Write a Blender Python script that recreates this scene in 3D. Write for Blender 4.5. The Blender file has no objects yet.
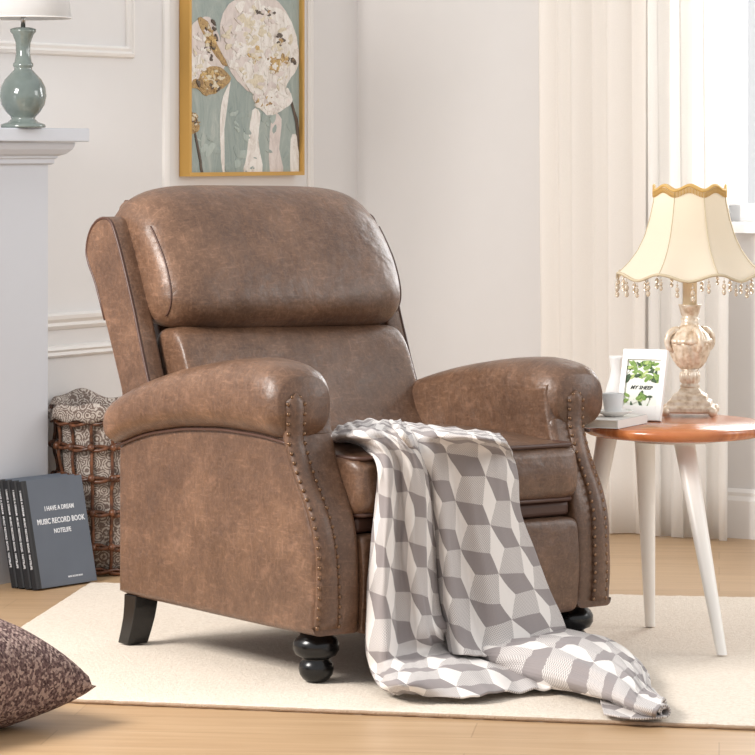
import bpy, math, random
from mathutils import Vector, Matrix
random.seed(7)
D = bpy.data
COL = bpy.context.scene.collection
PI = math.pi
FPX = 3250.0; CAMH = 1.09; HZ = 150.0; CX = 377.5      # measured: focal length in px, eye height, horizon row
FLOOR = -0.012

# ------------------------------------------------------------------ object helpers
def link(o, parent=None):
    COL.objects.link(o)
    if parent is not None: o.parent = parent
    return o
def tag(o, label, cat, group=None, kind=None):
    if label: o['label'] = label
    if cat: o['category'] = cat
    if group: o['group'] = group
    if kind: o['kind'] = kind
    return o
def thing(name, label, cat, loc=(0,0,0), rz=0.0, group=None, rot=None):
    o = D.objects.new(name, None); o.empty_display_size = .05
    link(o); o.location = loc; o.rotation_euler = rot if rot else (0,0,rz)
    return tag(o, label, cat, group)
def mesh(name, vf, mat, parent=None, smooth=True, sub=0, bevel=0, label=None, solid=0, uv=None, mats=None, fm=None, angle=None):
    v, f = vf
    me = D.meshes.new(name); me.from_pydata([tuple(p) for p in v], [], [tuple(q) for q in f])
    import bmesh
    bm = bmesh.new(); bm.from_mesh(me)
    if fm is None and uv is None: bmesh.ops.remove_doubles(bm, verts=bm.verts, dist=1e-6)
    if uv is None: bmesh.ops.recalc_face_normals(bm, faces=bm.faces)
    bm.to_mesh(me); bm.free()
    if uv:
        l = me.uv_layers.new(name='UVMap')
        for lp in me.loops: l.data[lp.index].uv = uv[lp.vertex_index]
    for m in (mats or [mat]): me.materials.append(m)
    if fm:
        for i, p in enumerate(me.polygons): p.material_index = fm[i]
    if smooth: me.polygons.foreach_set('use_smooth', [True]*len(me.polygons))
    o = link(D.objects.new(name, me), parent)
    if bevel:
        b = o.modifiers.new('b', 'BEVEL'); b.width = bevel; b.segments = 3; b.limit_method = 'ANGLE'; b.angle_limit = math.radians(40)
        b.harden_normals = False
    if solid:
        s = o.modifiers.new('s', 'SOLIDIFY'); s.thickness = solid; s.offset = 0
    if sub:
        s = o.modifiers.new('u', 'SUBSURF'); s.levels = sub; s.render_levels = sub
    if label: o['label'] = label
    if angle is not None and smooth:
        me.set_sharp_from_angle(angle=math.radians(angle))
    return o
def join(*vfs):
    V=[];Fc=[]
    for v,f in vfs:
        n=len(V); V+=list(v); Fc+=[tuple(i+n for i in q) for q in f]
    return V,Fc
def xf(vf, M):
    return [M@Vector(p) for p in vf[0]], vf[1]
def box(x0,x1,y0,y1,z0,z1):
    v=[(x,y,z) for z in (z0,z1) for y in (y0,y1) for x in (x0,x1)]
    return v,[(0,2,3,1),(4,5,7,6),(0,1,5,4),(2,6,7,3),(0,4,6,2),(1,3,7,5)]
def loft(rings, cap=True, closed=True):
    n=len(rings[0]); V=[p for r in rings for p in r]; Fc=[]
    for i in range(len(rings)-1):
        for j in range(n if closed else n-1):
            k=(j+1)%n; Fc.append((i*n+j,i*n+k,(i+1)*n+k,(i+1)*n+j))
    if cap:
        Fc.append(tuple(range(n))[::-1]); Fc.append(tuple((len(rings)-1)*n+j for j in range(n)))
    return V,Fc
def lathe(prof, n=32, squash=None, flute=None, c=(0,0)):
    rings=[]
    for r,z in prof:
        ring=[]
        for i in range(n):
            a=2*PI*i/n; rr=r
            if flute: rr=flute(r,z,a)
            ring.append((c[0]+rr*math.cos(a),c[1]+rr*math.sin(a),z))
        rings.append(ring)
    return loft(rings)
def tube(pts, r, n=8, closed=False):
    pts=[Vector(p) for p in pts]; rings=[]; N=len(pts); prev=None
    for i,p in enumerate(pts):
        if closed: d=(pts[(i+1)%N]-pts[i-1])
        else: d=pts[min(i+1,N-1)]-pts[max(i-1,0)]
        d.normalize()
        if prev is None:
            a=Vector((0,0,1)) if abs(d.z)<.9 else Vector((1,0,0)); s=d.cross(a).normalized()
        else:
            s=(prev-d*prev.dot(d)).normalized()
        prev=s; t=d.cross(s)
        rr=r(i/(N-1)) if callable(r) else r
        rings.append([tuple(p+s*rr*math.cos(2*PI*k/n)+t*rr*math.sin(2*PI*k/n)) for k in range(n)])
    if closed: rings.append(rings[0])
    return loft(rings, cap=not closed)
def sphere(c, r, n=12, m=8, sz=1.0):
    prof=[(max(r*math.sin(PI*i/m),1e-5), c[2]-r*sz*math.cos(PI*i/m)) for i in range(m+1)]
    return lathe(prof, n, c=(c[0],c[1]))
def interp(tab, x):
    if x<=tab[0][0]: return tab[0][1]
    for (a,b),(c,d) in zip(tab,tab[1:]):
        if x<=c:
            t=(x-a)/(c-a); t2=t; return b+(d-b)*t2
    return tab[-1][1]
def cr(p0,p1,p2,p3,t):
    return 0.5*((2*p1)+(p2-p0)*t+(2*p0-5*p1+4*p2-p3)*t*t+(3*p1-p0-3*p2+p3)*t**3)
def spline(pts, k, closed=False):
    P=[Vector(p) for p in pts]; n=len(P); out=[]
    for i in range(n if closed else n-1):
        if closed: q=[P[(i+a)%n] for a in (-1,0,1,2)]
        else: q=[P[max(i-1,0)],P[i],P[i+1],P[min(i+2,n-1)]]
        for j in range(k): out.append(cr(*q,j/k))
    if not closed: out.append(P[-1])
    return out
def inset(pl, d):                                            # inset a closed 2-D outline
    n=len(pl); area=sum(pl[i][0]*pl[(i+1)%n][1]-pl[(i+1)%n][0]*pl[i][1] for i in range(n)); s=1 if area>0 else -1
    out=[]
    for i in range(n):
        a=Vector(pl[i-1]);b=Vector(pl[i]);c=Vector(pl[(i+1)%n])
        t=(c-a); t.normalize(); out.append((b.x-s*t.y*d, b.y+s*t.x*d))
    return out
def slab(outline, u0, u1, r, k=4):                           # outline in (y,z), thickness along x, rounded rims
    rings=[]
    for i in range(k+1):
        a=PI/2*i/k; rings.append([(u0+r*(1-math.sin(a)),p[0],p[1]) for p in inset(outline, r*(1-math.cos(a)) if 0 else r*(1-math.sin(PI/2-PI/2*(1-i/k))) )])
    # rim: first ring most inset at u0, then grows outward
    rings=[]
    for i in range(k+1):
        a=PI/2*i/k
        rings.append([(u0+r*(1-math.cos(a)),p[0],p[1]) for p in inset(outline, r*(1-math.sin(a)))])
    for i in range(k+1):
        a=PI/2*(1-i/k)
        rings.append([(u1-r*(1-math.cos(a)),p[0],p[1]) for p in inset(outline, r*(1-math.sin(a)))])
    e=r+.0012
    rings=[[(u0,p[0],p[1]) for p in inset(outline,e)]]+rings+[[(u1,p[0],p[1]) for p in inset(outline,e)]]
    return loft(rings)
def puff(section, x0, x1, p=5, n=28, c=None, shape=None):    # cushion: (y,z) section swept along x, rounded at both ends
    if c is None: c=(sum(q[0] for q in section)/len(section), sum(q[1] for q in section)/len(section))
    rings=[]
    for i in range(n+1):
        t=-math.cos(PI*i/n); t=max(-.9999,min(.9999,t))
        s=(1-abs(t)**p)**(1/p); x=(x0+x1)/2+(x1-x0)/2*t
        ring=[]
        for y,z in section:
            yy,zz=c[0]+(y-c[0])*s, c[1]+(z-c[1])*s
            if shape: yy,zz=shape(t,yy,zz)
            ring.append((x,yy,zz))
        rings.append(ring)
    return loft(rings)
def sp2(pts,k=4): return [(p.x,p.y) for p in spline([(a,b,0) for a,b in pts],k,True)]

# ------------------------------------------------------------------ materials
def lin(c): return tuple((x/255/12.92 if x/255<=.04045 else ((x/255+.055)/1.055)**2.4) for x in c)+(1,)
class NT:
    def __init__(s,name):
        s.m=D.materials.new(name); s.m.use_nodes=True; s.t=s.m.node_tree; s.b=s.t.nodes['Principled BSDF']; s.out=s.t.nodes['Material Output']
    def n(s,typ,**kw):
        n=s.t.nodes.new('ShaderNode'+typ)
        for k,v in kw.items():
            if k in n.inputs: 
                if hasattr(v,'is_linked') or isinstance(v,bpy.types.NodeSocket): s.t.links.new(v,n.inputs[k])
                else: n.inputs[k].default_value=v
            else: setattr(n,k,v)
        return n
    def l(s,a,b): s.t.links.new(a,b)
    def ramp(s,fac,stops,interp='LINEAR'):
        r=s.t.nodes.new('ShaderNodeValToRGB'); r.color_ramp.interpolation=interp
        e=r.color_ramp.elements
        while len(e)<len(stops): e.new(.5)
        for q,(p,c) in zip(e,stops): q.position=p; q.color=c if len(c)==4 else lin(c)
        s.l(fac,r.inputs[0]); return r.outputs[0]
    def math(s,op,a,b=None,c=None):
        n=s.t.nodes.new('ShaderNodeMath'); n.operation=op
        for i,x in enumerate((a,b,c)):
            if x is None: continue
            if isinstance(x,(int,float)): n.inputs[i].default_value=x
            else: s.l(x,n.inputs[i])
        return n.outputs[0]
    def mix(s,f,a,b,mode='MIX'):
        n=s.t.nodes.new('ShaderNodeMix'); n.data_type='RGBA'; n.blend_type=mode
        for i,x in ((0,f),(6,a),(7,b)):
            if isinstance(x,bpy.types.NodeSocket): s.l(x,n.inputs[i])
            else: n.inputs[i].default_value=x
        return n.outputs[2]
    def bump(s,h,st,dist=.01):
        n=s.n('Bump'); n.inputs['Strength'].default_value=st; n.inputs['Distance'].default_value=dist
        s.l(h,n.inputs['Height']); s.l(n.outputs[0],s.b.inputs['Normal'])
    def coord(s,which='Object',scale=None):
        c=s.n('TexCoord').outputs[which]
        if scale:
            m=s.n('Mapping'); m.inputs['Scale'].default_value=scale; s.l(c,m.inputs[0]); c=m.outputs[0]
        return c
def plain(name,c,rough=.5,metal=0,spec=None,bump=None,var=0.04):
    m=NT(name); co=m.coord()
    n=m.n('TexNoise',Scale=12.0,Detail=4.0); m.l(co,n.inputs['Vector'])
    a=tuple(x*(1-var) for x in lin(c)[:3])+(1,); b=tuple(min(1,x*(1+var)) for x in lin(c)[:3])+(1,)
    m.l(m.mix(n.outputs[0],a,b),m.b.inputs['Base Color'])
    m.b.inputs['Roughness'].default_value=rough; m.b.inputs['Metallic'].default_value=metal
    if spec is not None: m.b.inputs['Specular IOR Level'].default_value=spec
    if bump:
        q=m.n('TexNoise',Scale=bump[0],Detail=3.0); m.l(co,q.inputs['Vector']); m.bump(q.outputs[0],bump[1],bump[2])
    return m.m

def leather(name, base=(99,72,54), hi=(140,106,82), lo=(64,44,33)):
    m=NT(name); co=m.coord()
    n1=m.n('TexNoise',Scale=9.0,Detail=6.0,Roughness=.65); m.l(co,n1.inputs['Vector'])
    n2=m.n('TexNoise',Scale=95.0,Detail=6.0,Roughness=.75,Distortion=1.2); m.l(co,n2.inputs['Vector'])
    c=m.ramp(n1.outputs[0],[(.25,lo),(.5,base),(.75,hi)])
    c2=m.ramp(n2.outputs[0],[(.3,lo),(.52,base),(.72,hi)])
    c=m.mix(.5,c,c2)
    # fine pale scuff scratches: stretched, warped noise
    sc=None
    for ax,(a,b) in enumerate([((420,50,70),.4),((60,400,55),1.1),((55,60,440),2.1),((300,60,300),.9)]):
        mp=m.n('Mapping'); mp.inputs['Scale'].default_value=tuple(x*.55 for x in a); mp.inputs['Rotation'].default_value=(b,b*.7,b*1.3)
        m.l(co,mp.inputs[0])
        q=m.n('TexNoise',Scale=1.0,Detail=2.0,Distortion=.6); m.l(mp.outputs[0],q.inputs['Vector'])
        r=m.ramp(q.outputs[0],[(.60,(0,0,0,1)),(.70,(1,1,1,1))])
        sc=r if sc is None else m.mix(1.0,sc,r,'LIGHTEN')
    f=m.math('MULTIPLY',sc,.30)
    f=m.math('MULTIPLY',f,m.math('MULTIPLY_ADD',n1.outputs[0],2.2,-.5))
    f.node.use_clamp=True
    c=m.mix(f,c,lin((168,128,104)))
    m.l(c,m.b.inputs['Base Color'])
    r=m.math('MULTIPLY_ADD',n2.outputs[0],.24,.25); m.l(r,m.b.inputs['Roughness'])
    m.b.inputs['Specular IOR Level'].default_value=.6
    q=m.n('TexNoise',Scale=14.0,Detail=3.0); m.l(co,q.inputs['Vector'])
    h=m.math('ADD',m.math('MULTIPLY',q.outputs[0],1.0),m.math('MULTIPLY',n2.outputs[0],.10))
    m.bump(h,.35,.02)
    return m.m
LEATHER=leather('brown_leather')
PIPING=plain('dark_leather_piping',(78,52,42),.45,bump=(80,.3,.002))
BLACKWOOD=plain('black_lacquered_wood',(13,12,13),.25)
NAIL=plain('antique_brass_nail',(128,100,78),.32,.9)
WALL=plain('wall_paint',(221,218,216),.75,var=.015)
TRIM=plain('trim_paint',(232,228,224),.45,var=.01)
MANTEL=plain('mantel_paint',(200,202,208),.5,var=.012)
WINWHITE=plain('window_paint',(240,240,240),.4,var=.01)

def wood_floor():
    m=NT('oak_planks'); co=m.coord('Object')
    mp=m.n('Mapping'); mp.inputs['Rotation'].default_value=(0,0,math.radians(6)); m.l(co,mp.inputs[0]); v=mp.outputs[0]
    br=m.n('TexBrick',Scale=1.0); br.inputs['Brick Width'].default_value=1.25; br.inputs['Row Height'].default_value=.16
    br.inputs['Mortar Size'].default_value=.0016; br.inputs['Color1'].default_value=(.35,.35,.35,1); br.inputs['Color2'].default_value=(.7,.7,.7,1); br.inputs['Mortar'].default_value=(0,0,0,1)
    br.offset=.37; m.l(v,br.inputs['Vector'])
    gm=m.n('Mapping'); gm.inputs['Scale'].default_value=(1.6,22,1); m.l(v,gm.inputs[0])
    g=m.n('TexNoise',Scale=1.5,Detail=7.0,Roughness=.62,Distortion=.7); m.l(gm.outputs[0],g.inputs['Vector'])
    g2=m.n('TexNoise',Scale=2.2,Detail=2.0); m.l(v,g2.inputs['Vector'])
    c=m.ramp(g.outputs[0],[(.25,(158,126,94)),(.5,(182,150,115)),(.78,(202,172,138))])
    c=m.mix(.35,c,m.ramp(br.outputs[0],[(0,(120,92,66)),(.35,(176,144,108)),(.7,(200,170,134))]))
    c=m.mix(m.math('MULTIPLY',g2.outputs[0],.25),c,lin((166,134,98)))
    m.l(c,m.b.inputs['Base Color']); m.b.inputs['Roughness'].default_value=.38
    m.b.inputs['Specular IOR Level'].default_value=.35
    m.bump(m.math('ADD',m.math('MULTIPLY',g.outputs[0],.2),m.math('MULTIPLY',br.outputs['Fac'],-1.0)),.25,.002)
    return m.m
def rug_mat():
    m=NT('cream_pile'); co=m.coord()
    n=m.n('TexNoise',Scale=140.0,Detail=4.0,Roughness=.7); m.l(co,n.inputs['Vector'])
    n2=m.n('TexNoise',Scale=4.0,Detail=4.0); m.l(co,n2.inputs['Vector'])
    c=m.ramp(n.outputs[0],[(.3,(210,194,174)),(.6,(234,222,206))])
    c=m.mix(m.math('MULTIPLY',n2.outputs[0],.4),c,lin((224,208,190)))
    m.l(c,m.b.inputs['Base Color']); m.b.inputs['Roughness'].default_value=.95; m.b.inputs['Specular IOR Level'].default_value=.1
    m.b.inputs['Sheen Weight'].default_value=.2
    m.bump(m.math('ADD',n.outputs[0],m.math('MULTIPLY',n2.outputs[0],1.5)),.6,.008)
    return m.m
RUG=rug_mat(); RUGBACK=plain('rug_backing',(170,140,112),.9)

def blanket_mat():
    m=NT('cube_pattern_knit'); uv=m.n('UVMap').outputs[0]
    s=.058; w=s*math.sqrt(3); h=3*s
    xyz=m.n('SeparateXYZ'); m.l(uv,xyz.inputs[0]); X,Y=m.math('MULTIPLY',xyz.outputs[1],-1.0),xyz.outputs[0]
    def cell(ox,oy):
        x=m.math('SUBTRACT',m.math('FLOORED_MODULO',m.math('ADD',X,ox),w),w/2)
        y=m.math('SUBTRACT',m.math('FLOORED_MODULO',m.math('ADD',Y,oy),h),h/2)
        d=m.math('ADD',m.math('MULTIPLY',x,x),m.math('MULTIPLY',y,y)); return x,y,d
    x1,y1,d1=cell(10*w,10*h); x2,y2,d2=cell(10*w+w/2,10*h+h/2)
    k=m.math('LESS_THAN',d1,d2)
    def pick(a,b): return m.math('ADD',m.math('MULTIPLY',a,k),m.math('MULTIPLY',b,m.math('SUBTRACT',1.0,k)))
    x=pick(x1,x2); y=pick(y1,y2)
    ox,oy=.16*s,.26*s                              # the three faces of a cube meet a little off its centre
    ang=m.math('ARCTAN2',m.math('SUBTRACT',y,oy),m.math('SUBTRACT',x,ox))
    av=[math.atan2(s*math.sin(math.radians(q))-oy,s*math.cos(math.radians(q))-ox) for q in (30,150,270)]
    a=m.math('FLOORED_MODULO',m.math('SUBTRACT',ang,av[0]),2*PI)
    sec=m.math('DIVIDE',a,2*PI); b1=((av[1]-av[0])%(2*PI))/(2*PI); b2=((av[2]-av[0])%(2*PI))/(2*PI)
    # woven check of the textured faces
    wv=m.math('MULTIPLY',m.math('SINE',m.math('MULTIPLY',X,2*PI/.0048)),m.math('SINE',m.math('MULTIPLY',Y,2*PI/.0048)))
    chk=m.mix(m.ramp(m.math('MULTIPLY_ADD',wv,.5,.5),[(.35,(0,0,0,1)),(.6,(1,1,1,1))]),lin((164,157,155)),lin((216,210,206)))
    white=lin((232,226,221)); grey=lin((150,142,141))
    c=m.mix(m.math('GREATER_THAN',sec,b1),white,chk)
    c=m.mix(m.math('GREATER_THAN',sec,b2),c,grey)
    m.l(c,m.b.inputs['Base Color']); m.b.inputs['Roughness'].default_value=.9; m.b.inputs['Specular IOR Level'].default_value=.1
    m.b.inputs['Sheen Weight'].default_value=.15
    q=m.math('SINE',m.math('MULTIPLY',Y,2*PI/.003))
    m.bump(q,.25,.001)
    return m.m
def sheer(name,c,tr,transp):
    m=NT(name); t=m.t
    d=m.n('BsdfDiffuse'); d.inputs[0].default_value=lin(c)
    r=m.n('BsdfTranslucent'); r.inputs[0].default_value=lin(c)
    p=m.n('BsdfTransparent')
    n=m.n('TexNoise',Scale=300.0); m.l(m.coord(),n.inputs['Vector'])
    x=m.n('MixShader'); x.inputs[0].default_value=tr; m.l(d.outputs[0],x.inputs[1]); m.l(r.outputs[0],x.inputs[2])
    y=m.n('MixShader'); m.l(m.math('MULTIPLY_ADD',n.outputs[0],.06,transp-.03),y.inputs[0]); m.l(x.outputs[0],y.inputs[1]); m.l(p.outputs[0],y.inputs[2])
    m.l(y.outputs[0],m.out.inputs[0]); return m.m

# ------------------------------------------------------------------ room
CORNER=Vector((-.0624,9.897,0)); D1=Vector((.519,.8546,0)); D2=Vector((.8546,-.519,0))
N1=Vector((.8546,-.519,0)); N2=Vector((-.519,-.8546,0))
A1=math.atan2(D1.y,D1.x); A2=math.atan2(D2.y,D2.x)
# frames: local x along the wall, local y INTO the wall, z up
ML=Matrix.Translation(CORNER)@Matrix((( D1.x,-N1.x,0,0),(D1.y,-N1.y,0,0),(0,0,1,0),(0,0,0,1)))    # x negative = towards camera
MR=Matrix.Translation(CORNER)@Matrix((( D2.x,-N2.x,0,0),(D2.y,-N2.y,0,0),(0,0,1,0),(0,0,0,1)))    # x positive = to the right
def struct(name,vf,mat,M=None,**k):
    o=mesh(name,xf(vf,M) if M else vf,mat,smooth=k.pop('smooth',False),**k); o['kind']='structure'; return o
FLOORM=wood_floor()
struct('floor',box(-5,5,1.5,11,FLOOR-.05,FLOOR),FLOORM)
struct('wall_left',box(-3.5,.0,.0,.12,FLOOR,2.5),WALL,ML)
WT=(1.21,2.35); WZ=(.885,2.25)
struct('wall_right',join(box(.0,WT[0],0,.14,FLOOR,2.5),box(WT[0],WT[1],0,.14,FLOOR,WZ[0]),box(WT[0],WT[1],0,.14,WZ[1],2.5),box(WT[1],3.4,0,.14,FLOOR,2.5)),WALL,MR)
def base_prof(x0,x1):
    pr=[(0,FLOOR),(-.018,FLOOR),(-.018,.095),(-.012,.108),(-.012,.118),(-.004,.128),(0,.128)]
    return loft([[(x,a,b) for a,b in pr] for x in (x0,x1)])
struct('baseboard_right',base_prof(.02,3.4),TRIM,MR)
struct('baseboard_left',base_prof(-1.6,-.02),TRIM,ML)
def mould_path(pts,prof,closed=False):
    # mitred moulding on the wall plane: pts (x,z); prof list of (offset across, protrusion)
    rings=[]; n=len(pts)
    for i in range(n):
        p=Vector(pts[i]); a=Vector(pts[i-1]) if (i>0 or closed) else None; c=Vector(pts[(i+1)%n]) if (i<n-1 or closed) else None
        d1=(p-a).normalized() if a is not None else (c-p).normalized(); d2=(c-p).normalized() if c is not None else d1
        n1=Vector((-d1.y,d1.x)); n2=Vector((-d2.y,d2.x)); b=(n1+n2); b=b/ (b.dot(n1) if abs(b.dot(n1))>1e-6 else 1)
        rings.append([(p.x+b.x*o,-h,p.y+b.y*o) for o,h in prof])
    if closed: rings.append(rings[0])
    return loft(rings,cap=not closed)
PR=[(0,0),(0,.007),(.006,.014),(.014,.010),(.02,.016),(.028,.012),(.032,.004),(.032,0)]
struct('trim_1',mould_path([(-1.205,2.1),(-1.205,1.372),(-2.6,1.372),(-2.6,2.1)],[(o-.032 if 0 else o,h) for o,h in PR]),TRIM,ML,smooth=False)
PR2=[(-.022,0),(-.022,.006),(-.012,.016),(-.004,.012),(.006,.022),(.016,.024),(.022,.016),(.022,0)]
struct('trim_2',mould_path([(-1.9,.637),(-.0,.637)],PR2),TRIM,ML)
struct('trim_3',mould_path([(-1.165,.2),(-1.165,.56),(-2.6,.56)][::-1] if 0 else [(-2.4,.553),(-.06,.553)],[(o-.012,h) for o,h in PR]),TRIM,ML)
struct('trim_4',mould_path([(-.285,2.2),(-.285,.74),(-1.0,.74),(-1.0,2.2)],[(o,h*.55) for o,h in PR]),TRIM,ML)
# window in the right wall
wf=[]
for a,b,c,d in ((WT[0],WT[0]+.05,WZ[0],WZ[1]),(WT[1]-.05,WT[1],WZ[0],WZ[1]),(WT[0],WT[1],WZ[0],WZ[0]+.05),(WT[0],WT[1],WZ[1]-.05,WZ[1]),(1.73,1.78,WZ[0],WZ[1])):
    wf.append(box(a,b,.04,.09,c,d))
win=struct('window_1',join(*wf),WINWHITE,MR)
gl=NT('window_glass'); gx=gl.n('MixShader'); gx.inputs[0].default_value=.04; gt=gl.n('BsdfTransparent'); gg=gl.n('BsdfGlossy'); gg.inputs['Roughness'].default_value=.02
gl.l(gt.outputs[0],gx.inputs[1]); gl.l(gg.outputs[0],gx.inputs[2]); gl.l(gx.outputs[0],gl.out.inputs[0])
mesh('pane',xf(box(WT[0]+.05,WT[1]-.05,.06,.064,WZ[0]+.05,WZ[1]-.05),MR),gl.m,win,smooth=False)
sill=struct('trim_5',join(box(WT[0]-.05,WT[1]+.05,-.04,.04,WZ[0]-.03,WZ[0]-.001)),WINWHITE,MR)

# curtains
SHEER=sheer('sheer_curtain_cloth',(252,250,247),.5,.10); DRAPE=sheer('cream_curtain_cloth',(252,248,243),.4,.05)
def curtain(x0,x1,y0,amp,per,z0,z1,ph,seed):
    rnd=random.Random(seed); xs=[];n=int((x1-x0)/.006); V=[];Fc=[]
    fr=[rnd.uniform(.7,1.3) for _ in range(40)]
    nz=14
    for j in range(nz+1):
        z=z0+(z1-z0)*j/nz
        for i in range(n+1):
            x=x0+(x1-x0)*i/n
            w=x/per+.35*math.sin(x*7+seed)
            y=y0+amp*math.sin(2*PI*w+ph)*(.75+.25*math.sin(x*11+seed))+.3*amp*math.sin(4*PI*w+1+.4*z)
            V.append((x+.008*math.sin(2*PI*w*2+z),y,z))
    for j in range(nz):
        for i in range(n):
            a=j*(n+1)+i; Fc.append((a,a+1,a+n+2,a+n+1))
    return V,Fc
c1=mesh('curtain',xf(curtain(.70,1.02,-.10,.024,.095,FLOOR+.004,2.3,0,3),MR),DRAPE,solid=.0015)
tag(c1,'cream curtain panel hanging to the floor beside the plain wall, left of the lamp','curtain','window curtains')
c2=mesh('curtain',xf(curtain(1.035,1.29,-.105,.022,.085,FLOOR+.004,2.3,1.3,5),MR),SHEER,solid=.0015)
tag(c2,'bright white sheer curtain panel in front of the window, behind the fringed lamp','curtain','window curtains')

# ------------------------------------------------------------------ fireplace mantel
fp=thing('fireplace_mantel','pale grey painted fireplace surround with stepped cornice under the mantel shelf','fireplace',tuple(CORNER+D1*-1.68+Vector((0,0,FLOOR))),A1)
fz=-FLOOR   # local: x along D1 (neg=to camera), y = into wall (left normal), so front is -y
def fbox(e,z0,z1): return box(-1.6-e,e,-.095-e,-.002,z0+fz,z1+fz)
mesh('body',box(-1.6,0,-.095,-.002,0,1.052+fz),MANTEL,fp,smooth=False)
cor=[(.006,1.052),(.012,1.056),(.012,1.066),(.018,1.070),(.018,1.074),(.034,1.080),(.046,1.092),(.050,1.102),(.050,1.110)]
rg=[]
for e,z in cor: rg.append([(-1.6-e,-.095-e,z+fz),(e,-.095-e,z+fz),(e,-.002,z+fz),(-1.6-e,-.002,z+fz)])
mesh('cornice',loft(rg),MANTEL,fp,smooth=False)
mesh('shelf',fbox(.0776,1.111,1.146),MANTEL,fp,smooth=False,bevel=.004)

# blue-green ceramic lamp on the mantel
CEL=NT('celadon_glaze'); q=CEL.n('TexNoise',Scale=14.0,Detail=3.0); CEL.l(CEL.coord(),q.inputs['Vector'])
CEL.l(CEL.ramp(q.outputs[0],[(.3,(92,102,99)),(.7,(118,128,123))]),CEL.b.inputs['Base Color']); CEL.b.inputs['Roughness'].default_value=.12; CEL.b.inputs['Coat Weight'].default_value=.5
CHROME=plain('brushed_nickel',(170,168,165),.25,1.0)
SHADEW=sheer('white_shade_linen',(240,240,240),.35,.0)
tl=thing('table_lamp','celadon ceramic gourd lamp with a white drum shade standing on the mantel shelf','lamp',(-.898,8.235,1.1465))
z=lambda y:(127-y)*8.235/FPX
mesh('lamp_base',lathe([(.001,0),(.056,0),(.058,.004),(.055,.009),(.04,.014),(.030,.022),(.032,.028),(.044,.04),(.055,.058),(.0595,.08),(.057,.102),(.047,.122),(.031,.139),(.023,.147),(.0225,.152),(.026,.156),(.026,.162),(.022,.166),(.018,.19),(.019,.215),(.027,.236),(.033,.243),(.033,.25),(.02,.254),(.006,.255)],40),CEL.m,tl)
mesh('stem',lathe([(.006,.254),(.006,.30),(.001,.30)],12),CHROME,tl)
mesh('lamp_shade',join(loft([[((r)*math.cos(a*PI/24),r*math.sin(a*PI/24),zz) for a in range(48)] for r,zz in ((.122,.278),(.095,.50))],cap=False)),SHADEW,tl,solid=.002)
mesh('shade_rim',join(tube([(.122*math.cos(a*PI/24),.122*math.sin(a*PI/24),.278) for a in range(48)],.0018,6,True)),plain('white_rim',(225,222,218),.7),tl)

# ------------------------------------------------------------------ framed painting (local: x along wall, y out of wall is -y)
GOLD=plain('gold_leaf_frame',(206,164,92),.35,.6)
pa=thing('framed_painting','gold framed abstract painting of pale blossoms on sage green, hung above the armchair','painting',tuple(CORNER+D1*-.651+Vector((0,0,1.016))),A1)
hw=.298; ph=.96; T=.036
fr=[]
FW=.011
fr=join(box(-hw,-hw+FW,-T,-.001,0,ph),box(hw-FW,hw,-T,-.001,0,ph),box(-hw+FW,hw-FW,-T,-.001,0,FW),box(-hw+FW,hw-FW,-T,-.001,ph-FW,ph))
mesh('frame',fr,GOLD,pa,smooth=False)
def paint(name,cols,scale=(30,30,8),rough=.55):
    m=NT(name); co=m.coord('Object',scale)
    n=m.n('TexNoise',Scale=1.0,Detail=6.0,Roughness=.7,Distortion=1.5); m.l(co,n.inputs['Vector'])
    k=len(cols); m.l(m.ramp(n.outputs[0],[(.28+.44*i/(k-1),c) for i,c in enumerate(cols)]),m.b.inputs['Base Color'])
    m.b.inputs['Roughness'].default_value=rough; m.bump(n.outputs[0],.6,.006); return m.m
P_BG=paint('sage_paint',[(128,142,138),(148,160,155),(160,170,164),(184,188,180)],(14,14,5))
P_W=paint('white_petal_paint',[(176,160,146),(222,214,206),(240,236,230),(226,210,204)],(34,34,16))
P_P=paint('pale_pink_paint',[(196,184,178),(218,206,200),(230,222,216)],(24,24,12))
P_B=paint('bronze_paint',[(84,66,50),(150,118,78),(196,164,110),(120,98,76)],(60,60,60))
P_G=paint('ochre_paint',[(150,112,66),(204,170,108),(232,216,178)],(60,60,60))
P_S=paint('dark_stem_paint',[(70,58,50),(110,96,84)],(40,40,10))
P_C=paint('cream_paint',[(200,186,160),(236,226,204)],(60,60,60)); P_T=paint('pale_sage_paint',[(160,174,168),(186,194,186)],(30,30,6))
PM=[P_BG,P_W,P_P,P_B,P_G,P_S,P_C,P_T]
pv=[];pf=[];pfm=[]
def ppix(px,py):   # photo position on the canvas -> local canvas x,z
    x=-hw+FW+(px-189)/(301-189)*(2*hw-2*FW); zz=(177-py)*9.35/FPX; return x,zz
def pblob(pts,mi,lift,k=5,rough=.25):
    o=[ppix(*p) for p in pts]; o=sp2(o,k); rnd=random.Random(len(pv))
    n0=len(pv); cxx=sum(a for a,b in o)/len(o); czz=sum(b for a,b in o)/len(o)
    m_=len(o)
    o=[(a+rnd.uniform(-1,1)*.002,b+rnd.uniform(-1,1)*.002) for a,b in o]
    o=[(max(-hw+FW,min(hw-FW,a)),max(FW,min(ph-FW,b))) for a,b in o]
    yb=-T+.012-lift
    pv.extend([(a,-T+.012,b) for a,b in o]); pv.extend([(a,yb,b) for a,b in o]); 
    for i in range(m_):
        j=(i+1)%m_; pf.append((n0+i,n0+j,n0+m_+j,n0+m_+i)); pfm.append(mi)
    pv.append((cxx,yb-.0008,czz)); c=len(pv)-1
    for i in range(m_): pf.append((n0+m_+i,n0+m_+(i+1)%m_,c)); pfm.append(mi)
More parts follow.
